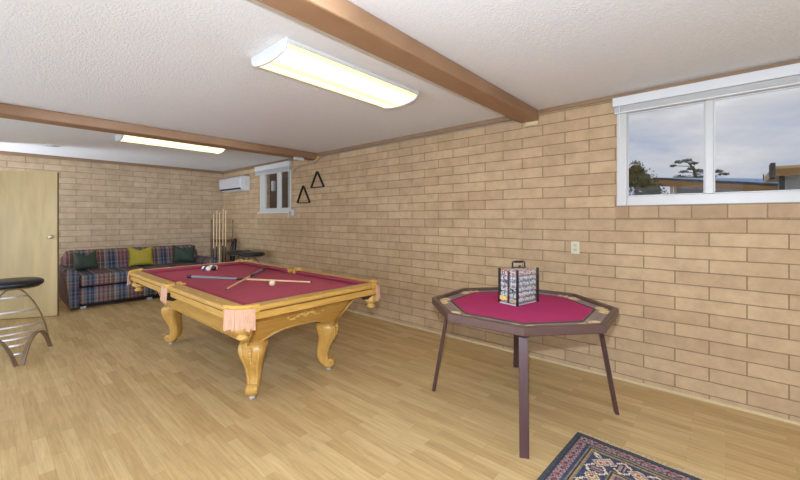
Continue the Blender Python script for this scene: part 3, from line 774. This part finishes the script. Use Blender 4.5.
def put(o, p, rz, label): o.location = (p[0], p[1], 0); o.rotation_euler = (0, 0, rz); tag(o, label, 'stool', 'bentwood bar stools')
put(st, (-5.37, .20), radians(3), 'bar stool with a round black seat in front of the open door')
s2 = copy_tree(st); put(s2, (-6.50, 3.27), radians(-55), 'black-seated bar stool against the brick wall, the nearer of two by the cue rack')
s3 = copy_tree(st); put(s3, (-6.99, 3.28), radians(-80), 'black-seated bar stool right beside the cue rack, half behind another stool')

# ------------------------------------------------------------------ cue rack in the corner
ra, rb = Vector((-8.24, 3.24)), Vector((-7.86, 3.52)); rd = (rb-ra); RL = rd.length
t = thing('cue_rack', 'dark wooden cue rack standing in the far corner', 'cue rack', (ra.x, ra.y, 0), atan2(rd.y, rd.x))
M['rackwood'] = wood('dark_rack_wood', (92,60,34), (122,82,48), (3, 3, 1), 3., .4)
for x in (0, RL): MB().lathe([(0,.0005),(.024,.0005),(.024,.05),(.016,.06),(.016,.87),(.020,.88),(.020,.94),(.014,.95),(.012,1.30),(.018,1.32),(.010,1.35),(0,1.352)], (x,0,0), 10).build('post', M['rackwood'], t)
r_ = MB(); r_.box(.018, RL-.018, -.012, .012, .872, .932)
for k in range(7): xx = .03+(RL-.06)*k/6; r_.box(xx-.009, xx+.009, -.05, -.0125, .872, .932)
r_.build('notched_rail', M['rackwood'], t, .003)
box('foot_tray', M['rackwood'], .022, RL-.022, -.07, .05, .03, .06, t, .003)
box('ground_sill', M['rackwood'], .026, RL-.026, -.05, .03, .0005, .029, t)
cr_ = rd.normalized(); pn = Vector((cr_.y, -cr_.x))
for k, (u, top, sty, lb) in enumerate([(.136,1.42,2,'leftmost'),(.282,1.50,2,'second from the left'),(.428,1.46,3,'third from the left'),(.572,1.54,2,'second from the right'),(.718,1.50,2,'rightmost')]):
    b = ra+cr_*RL*u+pn*.045; tp = ra+cr_*RL*(u+random.uniform(-.015,.015))+pn*.030
    cue('pool_cue', (tp.x, tp.y, top+.06), (b.x, b.y, .0605), 'upright pool cue in the corner rack, ' + lb + ' of its row', sty, 'cues standing in the rack')

t = thing('cue_case', 'black soft cue case leaning at the right end of the cue rack', 'cue case', (-7.74, 3.43, 0))
MB().tube([(0,-.02,.001), (0,-.02,.04), (.01,.03,.55), (.02,.075,.93), (.02,.08,.96)], [.03,.042,.044,.040,.022], 14).build('tube', M['blackvinyl'], t, smooth=True)
MB().tube([(.03,.02,.90), (.07,-.02,.84), (.10,-.06,.74), (.10,-.07,.62), (.05,-.03,.50)], .008, 6).build('strap', M['black'], t, smooth=True)

# ------------------------------------------------------------------ sofa
SX, SY = -7.86, 1.885
t = thing('sofa', 'navy and maroon plaid sofa along the far brick wall', 'sofa', (SX, SY, 0))
fx = .54   # front plane local x
hw_ = .92  # half inner width
box('base_panel', M['plaid'], -.46, fx-.02, -hw_, hw_, .07, .315, t, .012)
box('under_frame', M['darkfab'], -.42, fx-.05, -hw_+.03, hw_-.03, .035, .0695, t)
m = MB(); m.box(-.18, fx+.015, -hw_+.006, hw_-.006, .338, .515); m.build('seat_cushion', M['plaid'], t, .045, 4, smooth=False)
# backrest: rounded slab leaning back
rings = []
n = 40
for k in range(n+1):
    u = -1+2*k/n; y = u*1.02
    cr_n = 1-max(0, (abs(u)-.90)/.10)**3*.12
    zt = .845*cr_n+.0
    rings.append([Vector((-.16, y, .30)), Vector((-.20, y, .55)), Vector((-.245, y, zt-.075)), Vector((-.27, y, zt-.025)), Vector((-.32, y, zt)), Vector((-.42, y, zt-.005)), Vector((-.48, y, zt-.04)), Vector((-.50, y, zt-.12)), Vector((-.50, y, .10)), Vector((-.3, y, .10))])
MB().loft(rings).build('backrest', M['plaid'], t, smooth=True)
for s in (-1, 1):
    # flared arm: section in y-z swept along x, with a rounded roll on top
    sec = [(hw_+.004,.03),(hw_+.003,.40),(hw_+.0,.53),(hw_+.012,.575),(hw_+.045,.605),(hw_+.10,.625),(hw_+.155,.630),(hw_+.185,.605),(hw_+.185,.55),(hw_+.160,.42),(hw_+.130,.26),(hw_+.115,.03)]
    rings = []
    for x, k in ((-.50,.94),(-.2,.97),(.2,.99),(fx-.0,1.),(fx+.028,.995),(fx+.035,.96)):
        c = Vector((0, hw_+.06, .32))
        rings.append([Vector((x, s*(c.y+(y-c.y)*(k if x > fx else 1)), c.z+(z-c.z)*k)) for y, z in sec])
    MB().loft(rings).build('arm', M['plaid_arm'], t, .006)
for x in (fx-.09, -.40):
    for y in (-hw_+.05, 0, hw_-.05):
        box('foot', M['footwhite'], x, x+.06, y-.035, y+.035, .0005, .0345, t, .004)

def pillow(label, mname, p, w, h, rot, cat='pillow'):
    n = 14; mb = MB(); F = []; B = []
    for i in range(n+1):
        ra_, rb_ = [], []
        for j in range(n+1):
            u, v_ = -1+2*i/n, -1+2*j/n
            x = u*w/2*(1-.12*(1-v_*v_)); z = v_*h/2*(1-.10*(1-u*u)) - (.075*(1-abs(u))**1.3*(v_+1)/2)
            th = .075*((1-u**4)*(1-v_**4))**.6
            wr = .006*sin(5*u+2*v_)*((1-u*u)*(1-v_*v_))
            edge = i in (0, n) or j in (0, n)
            a = mb.v((th+wr, x, z)); ra_.append(a); rb_.append(a if edge else mb.v((-th, x, z)))
        F.append(ra_); B.append(rb_)
    for i in range(n):
        for j in range(n):
            mb.face([F[i][j], F[i+1][j], F[i+1][j+1], F[i][j+1]])
            q = [B[i][j], B[i][j+1], B[i+1][j+1], B[i+1][j]]; mb.face(q)
    o = mb.build('throw_pillow', M[mname], smooth=True, sub=1); o.location = p; o.rotation_euler = rot
    return tag(o, label, cat, 'pillows on the sofa')
pillow('dark green velvet pillow at the door end of the plaid sofa', 'green', (-7.935, 1.125, .690), .34, .34, (radians(3), radians(-13), radians(4)))
pillow('mustard yellow velvet pillow in the middle of the plaid sofa', 'mustard', (-7.935, 1.895, .705), .42, .39, (0, radians(-13), 0))
pillow('dark green velvet pillow at the cue rack end of the plaid sofa', 'green', (-7.93, 2.60, .695), .42, .36, (radians(-4), radians(-14), radians(-8)))

# ------------------------------------------------------------------ persian rug
RX0, RY1, RWd, RLn = -.712, 2.530, 1.15, 1.75
def rug_col(x, y):
    """x from the left edge, y from the far edge, metres (knots)"""
    navy, rose, olive, cream, black, red, tan, blue = (66,72,94), (158,126,116), (126,118,90), (204,186,158), (60,60,68), (150,84,80), (164,130,98), (98,108,130)
    def bands(d, u):
        if d < .022: return (72,76,80)
        if d < .030: return black
        if d < .088:
            q = (u+.5*d) % .06; r = abs(q-.03)+abs((d-.059))
            if r < .012: return navy
            if r < .022: return rose if int(u/.06) % 2 else red
            return navy if (int(q*100)+int(d*100)) % 3 == 0 else rose
        if d < .098: return navy
        if d < .112: return olive
        if d < .118: return black
        if d < .132: return tan
        if d < .138: return olive
        if d < .258:
            q = u % .15; a = q-.075; b_ = d-.198; k = int(u/.15) % 2
            r = abs(a)*.8+abs(b_)
            if r < .012: return red
            if r < .022: return cream
            if r < .034: return rose if k else tan
            if r < .042: return cream
            if abs(abs(b_)-abs(a)*.7) < .008 and abs(a) > .035: return cream
            if abs(abs(a)-.065) < .006 and abs(b_) < .03: return rose
            return navy
        if d < .266: return olive
        if d < .276: return black
        if d < .290: return tan
        if d < .300: return navy
        return None
    dx, dy = min(x, RWd-x), min(y, RLn-y)
    if dx < dy: c = bands(dx, y)
    else: c = bands(dy, x)
    if c is None:
        a, b_ = x-RWd/2, y-RLn/2; q = (abs(a)*1.2+abs(b_)*.8) % .17
        if q < .02: c = cream
        elif q < .05: c = navy
        elif q < .07: c = olive
        elif q < .10: c = blue
        else: c = (162,112,88)
    j = random.uniform(.86, 1.1); return tuple(min(255, v*j) for v in c)
m, nt, b = newmat('rug_wool'); at = N(nt, 'ShaderNodeVertexColor', layer_name='knots'); nt.links.new(at.outputs['Color'], b.inputs['Base Color']); setin(b, Roughness=1.); b.inputs['Specular IOR Level'].default_value = .05
st_ = .0085; nx, ny = int(RWd/st_), int(RLn/st_)
bm = bmesh.new(); G = [[bm.verts.new((RWd*i/nx, -RLn*j/ny, .008+.0012*sin(i*.21+j*.05))) for j in range(ny+1)] for i in range(nx+1)]
lay = bm.loops.layers.color.new('knots')
for i in range(nx):
    for j in range(ny):
        f = bm.faces.new([G[i][j], G[i][j+1], G[i+1][j+1], G[i+1][j]]); c = rug_col(RWd*(i+.5)/nx, RLn*(j+.5)/ny)
        for lp in f.loops: lp[lay] = tuple(v/255 for v in c)+(1,)
be = [G[i][0] for i in range(nx+1)]+[G[nx][j] for j in range(1, ny+1)]+[G[i][ny] for i in range(nx-1, -1, -1)]+[G[0][j] for j in range(ny-1, 0, -1)]
lo = [bm.verts.new((v.co.x, v.co.y, .0006)) for v in be]
for k in range(len(be)):
    f = bm.faces.new([be[k], be[(k+1)%len(be)], lo[(k+1)%len(be)], lo[k]])
    for lp in f.loops: lp[lay] = (.16,.17,.2,1)
bmesh.ops.recalc_face_normals(bm, faces=bm.faces)
t = thing('rug', 'worn navy and rose patterned oriental rug on the laminate floor', 'rug', (RX0, RY1, 0), radians(-3))
me = bpy.data.meshes.new('pile'); bm.to_mesh(me); bm.free(); me.materials.append(m)
o = bpy.data.objects.new('pile', me); COL.objects.link(o); o.parent = t
fr = MB(); random.seed(11)
for ya, dy in ((.0005, 1), (-RLn-.0005, -1)):
    for k in range(190):
        x = RWd*(k+.5)/190; l_ = random.uniform(.018, .045); sk = random.uniform(-.016, .016)
        fr.tube([(x, ya, .005), (x+sk*.4, ya+dy*l_*.5, .0032), (x+sk, ya+dy*l_, .0022)], .0013, 4)
M['fringe_cotton'] = plain('cotton_fringe', (206,194,170), .95)
fr.build('fringe', M['fringe_cotton'], t)['kind'] = 'stuff'

# ------------------------------------------------------------------ outside the windows
struct(box('outside_ground', M['ground'], -40, 40, D+T+.02, 60, .85, .95))
GZ = .95
def onY(u, v, Y):
    a = (u-400)/368.489; b_ = (218.539-v)/368.489
    d = Vector((cos(YAW)+a*sin(YAW), sin(YAW)-a*cos(YAW), b_)); k = Y/d.y
    return Vector((d.x*k, Y, EYE+d.z*k))
# low house with a shallow blue roof
t = thing('neighbor_house', 'low pale house with a shallow blue roof and brown fascia outside the wide window', 'house', (0, 14, GZ))
p0, p1 = onY(653, 177.5, 14), onY(795, 184.5, 14)
def zr(x): return p0.z+(p1.z-p0.z)*(x-p0.x)/(p1.x-p0.x)-GZ
x0, x1 = p0.x, p1.x+.15
m = MB(); m.hexa([Vector((x0,0,zr(x0)-.02)), Vector((x1,0,zr(x1)-.02)), Vector((x1,5,zr(x1)+.50)), Vector((x0-.4,5,zr(x0)+.40))], [Vector((x0,0,zr(x0))), Vector((x1,0,zr(x1)+.02)), Vector((x1,5,zr(x1)+.56)), Vector((x0-.4,5,zr(x0)+.45))]); m.build('roof', M['blueroof'], t)
def strip(za, zb, y0, y1, nm, mat): 
    MB().hexa([Vector((x0,y0,zr(x0)+za)), Vector((x1,y0,zr(x1)+za)), Vector((x1,y1,zr(x1)+za)), Vector((x0,y1,zr(x0)+za))], [Vector((x0,y0,zr(x0)+zb)), Vector((x1,y0,zr(x1)+zb)), Vector((x1,y1,zr(x1)+zb)), Vector((x0,y1,zr(x0)+zb))]).build(nm, mat, t)
strip(-.07, .0, -.04, -.001, 'drip_edge', M['fascia2']); strip(-.24, -.071, -.03, -.001, 'fascia', M['fascia'])
strip(-.20, -.021, .0, 1.0, 'soffit', M['post'])
xa, xb = onY(676, 190, 15).x, x1-.1
MB().hexa([Vector((xa,1.0,0)), Vector((xb,1.0,0)), Vector((xb,4.8,0)), Vector((xa,4.8,0))], [Vector((xa,1.0,zr(xa)-.205)), Vector((xb,1.0,zr(xb)-.205)), Vector((xb,4.8,zr(xb)-.205)), Vector((xa,4.8,zr(xa)-.205))]).build('house_wall', M['housewall'], t)
box('carport_opening', M['housedark'], onY(716,190,15).x, onY(770,190,15).x, .985, .999, 0, zr(onY(770,190,15).x)-.34, t)
box('garden_wall', M['housedark'], xa, onY(704,190,15).x, .3, .4, 0, onY(690, 194.5, 14.3).z-GZ, t)
for u in (671.5, 675, 752, 763.5, 771.5):
    x = onY(u, 185, 14.1).x; box('post', M['post'] if u < 760 else M['housewall'], x-.035, x+.035, .08, .15, 0, zr(x)-.205, t)
v_ = onY(752, 176, 16); box('roof_vent', M['housedark'], v_.x-.12, v_.x+.12, 1.9, 2.1, zr(v_.x)+.06, zr(v_.x)+.22, t)
v_ = onY(763.5, 176, 16); MB().tube([(v_.x, 2, zr(v_.x)+.05), (v_.x, 2, zr(v_.x)+.42)], .015, 6).build('roof_pipe', M['housedark'], t)
# second roof at the right
p0 = onY(774, 171, 11); p1 = onY(812, 171, 11)
t = thing('garage', 'grey walled outbuilding with a brown eave at the right edge of the window', 'building', (0, 11, GZ))
m = MB(); m.box(p0.x, p0.x+3.2, 0, 2.5, p0.z-GZ-.06, p0.z-GZ+.10); m.build('roof', M['post'], t)
box('fascia', M['fascia'], p0.x+.02, p0.x+3.2, -.03, -.001, p0.z-GZ-.11, p0.z-GZ+.04, t)
box('eave_end', M['fascia2'], p0.x-.05, p0.x+.019, -.05, .4, p0.z-GZ-.14, p0.z-GZ+.17, t)
box('wall', M['housewall'], onY(788, 185, 11.4).x, p0.x+3.2, .4, 2.4, 0, p0.z-GZ-.061, t)
box('downpipe', M['fascia2'], onY(782, 185, 11.3).x-.04, onY(782, 185, 11.3).x+.04, .25, .33, 0, p0.z-GZ-.061, t)

def leafball(mb, c, r, n, s, flat=1.):
    for _ in range(n):
        while True:
            p = Vector((random.uniform(-1,1), random.uniform(-1,1), random.uniform(-1,1)))
            if .25 < p.length < 1: break
        p = Vector((p.x*r, p.y*r, p.z*r*flat))+c
        a = Vector((random.gauss(0,1), random.gauss(0,1), random.gauss(0,1))).normalized()*s*random.uniform(.6,1.3); b_ = a.orthogonal().normalized()*s*random.uniform(.3,.6)
        mb.face([mb.v(p-a), mb.v(p+b_), mb.v(p+a), mb.v(p-b_)])
# bushy tree at the left of the view
c0 = onY(636, 186, 9.5); t = thing('bushy_tree', 'dark olive bushy tree at the left of the wide window view', 'tree', (c0.x, c0.y, GZ))
MB().tube([(0,0,0), (.03,0,.4), (0,.02,c0.z-GZ+.1)], [.07,.06,.03], 8).build('trunk', M['trunk'], t)
lf = MB(); random.seed(21)
for (dx, dy, dz, r) in ((-.15,0,.18,.34),(.10,.1,.12,.30),(.0,0,.34,.22),(.28,.05,-.10,.28),(-.4,.1,-.1,.36),(.16,-.05,-.34,.36),(-.2,0,-.4,.4),(.44,0,-.36,.22),(-.5,0,.15,.25)):
    lf.sphere(Vector((dx, dy, c0.z-GZ+dz)), r*.62, 8); leafball(lf, Vector((dx, dy, c0.z-GZ+dz)), r, 220, .035)
lf.build('foliage', M['leaf'], t)
# pale bare shrub
c0 = onY(658, 192, 11.3); t = thing('bare_shrub', 'pale bare twiggy shrub between the bushy tree and the house', 'shrub', (c0.x, c0.y, GZ)); tw = MB(); random.seed(5)
for k in range(30):
    a = random.uniform(0, 2*pi); r = random.uniform(.05, .26); h = random.uniform(.3, c0.z-GZ+.14)
    tw.tube([(0,0,.02), (cos(a)*r*.4, sin(a)*r*.4, h*.55), (cos(a)*r, sin(a)*r, h)], [.009,.006,.003], 4)
tw.build('twigs', M['pale_twig'], t)
# windswept cypress behind the house
c0 = onY(694, 171, 21); t = thing('windswept_tree', 'sparse windswept conifer rising behind the blue roof', 'tree', (c0.x, c0.y, GZ))
hz = c0.z-GZ
MB().tube([(.1,0,0), (.12,0,hz*.6), (.0,0,hz+.1), (-.25,0,hz+.45)], [.09,.08,.05,.02], 8).build('trunk', M['trunk'], t)
nd = MB(); random.seed(31)
for (dx, dz, r) in ((-.55,.46,.20),(-.25,.50,.20),(-.75,.30,.12),(.0,.34,.16),(-.1,.12,.16),(.15,.0,.22),(-.35,.0,.2),(.45,-.04,.25),(.8,-.08,.2),(-.5,-.22,.25),(0,-.25,.3),(.5,-.3,.3),(1.0,-.22,.2)):
    leafball(nd, Vector((dx, 0, hz+dz)), r, 90, .05, .32)
    nd.tube([(.02,0,hz+dz-.1), (dx,0,hz+dz)], [.02,.01], 5)
nd.build('foliage', M['needle'], t)
# board wall seen through the small far window
t = thing('board_fence', 'dark brown board fence seen through the small far window', 'fence', (-11, 6.2, GZ))
m = MB()
for k in range(24): m.box(-4.6+.32*k, -4.6+.32*k+.31, 0, .03, 0, 2.6)
m.build('boards', M['fence'], t)
m = MB()
for z in (.3, 1.3, 2.3): m.box(-4.6, 3.06, .031, .08, z, z+.1)
m.build('rail', M['fence'], t)
q = onY(272, 186, 6.1); tag(box('wall_lantern', M['white'], q.x-.07, q.x+.07, 6.10, 6.199, q.z-.16, q.z+.16, bevel=.02), 'white box on the board fence outside the small far window', 'meter box')

# ------------------------------------------------------------------ sky
wd = bpy.data.worlds.new('World'); SC.world = wd; wd.use_nodes = True; nt = wd.node_tree; nt.nodes.clear()
ow = N(nt, 'ShaderNodeOutputWorld'); bg = N(nt, 'ShaderNodeBackground'); tc = N(nt, 'ShaderNodeTexCoord'); mp = N(nt, 'ShaderNodeMapping'); mp.inputs['Scale'].default_value = (3, 3, 11); mp.inputs['Location'].default_value = (.4, 1.3, .35)
no = N(nt, 'ShaderNodeTexNoise'); setin(no, Scale=1.15, Detail=6., Roughness=.55, Distortion=.3)
cr = N(nt, 'ShaderNodeValToRGB'); el = cr.color_ramp.elements
for p, c in ((.5,None),(.5,None)): el.new(.5)
for e, (p, c) in zip(el, [(.30,(150,166,200)),(.45,(184,190,206)),(.58,(206,208,214)),(.74,(236,238,242))]): e.position = p; e.color = lin(c)
nt.links.new(tc.outputs['Generated'], mp.inputs[0]); nt.links.new(mp.outputs[0], no.inputs['Vector']); nt.links.new(no.outputs['Fac'], cr.inputs['Fac']); nt.links.new(cr.outputs['Color'], bg.inputs['Color'])
bg.inputs['Strength'].default_value = 1.03; nt.links.new(bg.outputs[0], ow.inputs[0])

# ------------------------------------------------------------------ camera flash and added fill lamps
def lamp(name, typ, loc, energy, color=(1,1,1), **k):
    l = bpy.data.lights.new(name, typ); l.energy = energy; l.color = color
    for a, v in k.items(): setattr(l, a, v)
    o = bpy.data.objects.new(name, l); COL.objects.link(o); o.location = loc; return o
rt = Vector((sin(YAW), -cos(YAW), 0))
fl = Vector((0,0,EYE+.21)) - rt*.03
lamp('camera_flash', 'POINT', fl, FLASH, (.84,.97,1.18), shadow_soft_size=.025)
# added fill lamps at the unseen left-wall openings and the one behind the camera
for (a, b_), wt in zip(FILL_GAPS, (1.35, 2.1, .45, .10)):
    o = lamp('fill_light', 'AREA', ((a+b_)/2, NW-.06, 1.06), wt*DAY*(b_-a)*2.1, FILLC, shape='RECTANGLE', size=b_-a, size_y=2.1); o.rotation_euler = (radians(90), 0, 0)
o = lamp('fill_light', 'AREA', (RW+.06, .7, 1.41), .35*DAY*3.8*1.4, FILLC, shape='RECTANGLE', size=3.8, size_y=1.4); o.rotation_euler = (radians(90), 0, radians(90))

# two unseen spots added to brighten the far end: one behind the partition, bounced off the ceiling, one narrow, behind the camera, towards the far wall
o = lamp('bounce_fill', 'SPOT', (-8.05, -1.1, .7), BOUNCE_FILL, (.84,.97,1.18), spot_size=radians(145), spot_blend=.7, shadow_soft_size=.25)
o.rotation_euler = (radians(150), 0, 0)
p = Vector((.5, .35, 2.25))
o = lamp('far_fill', 'SPOT', p, FAR_FILL, (.84,.97,1.18), spot_size=radians(30), spot_blend=.6, shadow_soft_size=.2)
o.rotation_euler = (Vector((-L, 2.1, 1.55))-p).to_track_quat('-Z', 'Y').to_euler()
# ------------------------------------------------------------------ camera
cam = bpy.data.cameras.new('camera'); co = bpy.data.objects.new('camera', cam); COL.objects.link(co)
cam.sensor_width = 36; cam.lens = 368.489/800*36; cam.shift_y = -(240-218.539)/800; cam.clip_start = .05; cam.clip_end = 200
co.location = (0, 0, EYE); co.rotation_euler = (pi/2, 0, YAW-pi/2)
SC.camera = co
SC.view_settings.view_transform = 'Standard'; SC.view_settings.look = 'None'; SC.view_settings.gamma = 1; SC.view_settings.use_curve_mapping = False
SC.view_settings.exposure = -.12
SC.cycles.use_denoising = True
SC.cycles.max_bounces = 8; SC.cycles.diffuse_bounces = 5; SC.cycles.transparent_max_bounces = 12
SC.cycles.sample_clamp_indirect = 6.
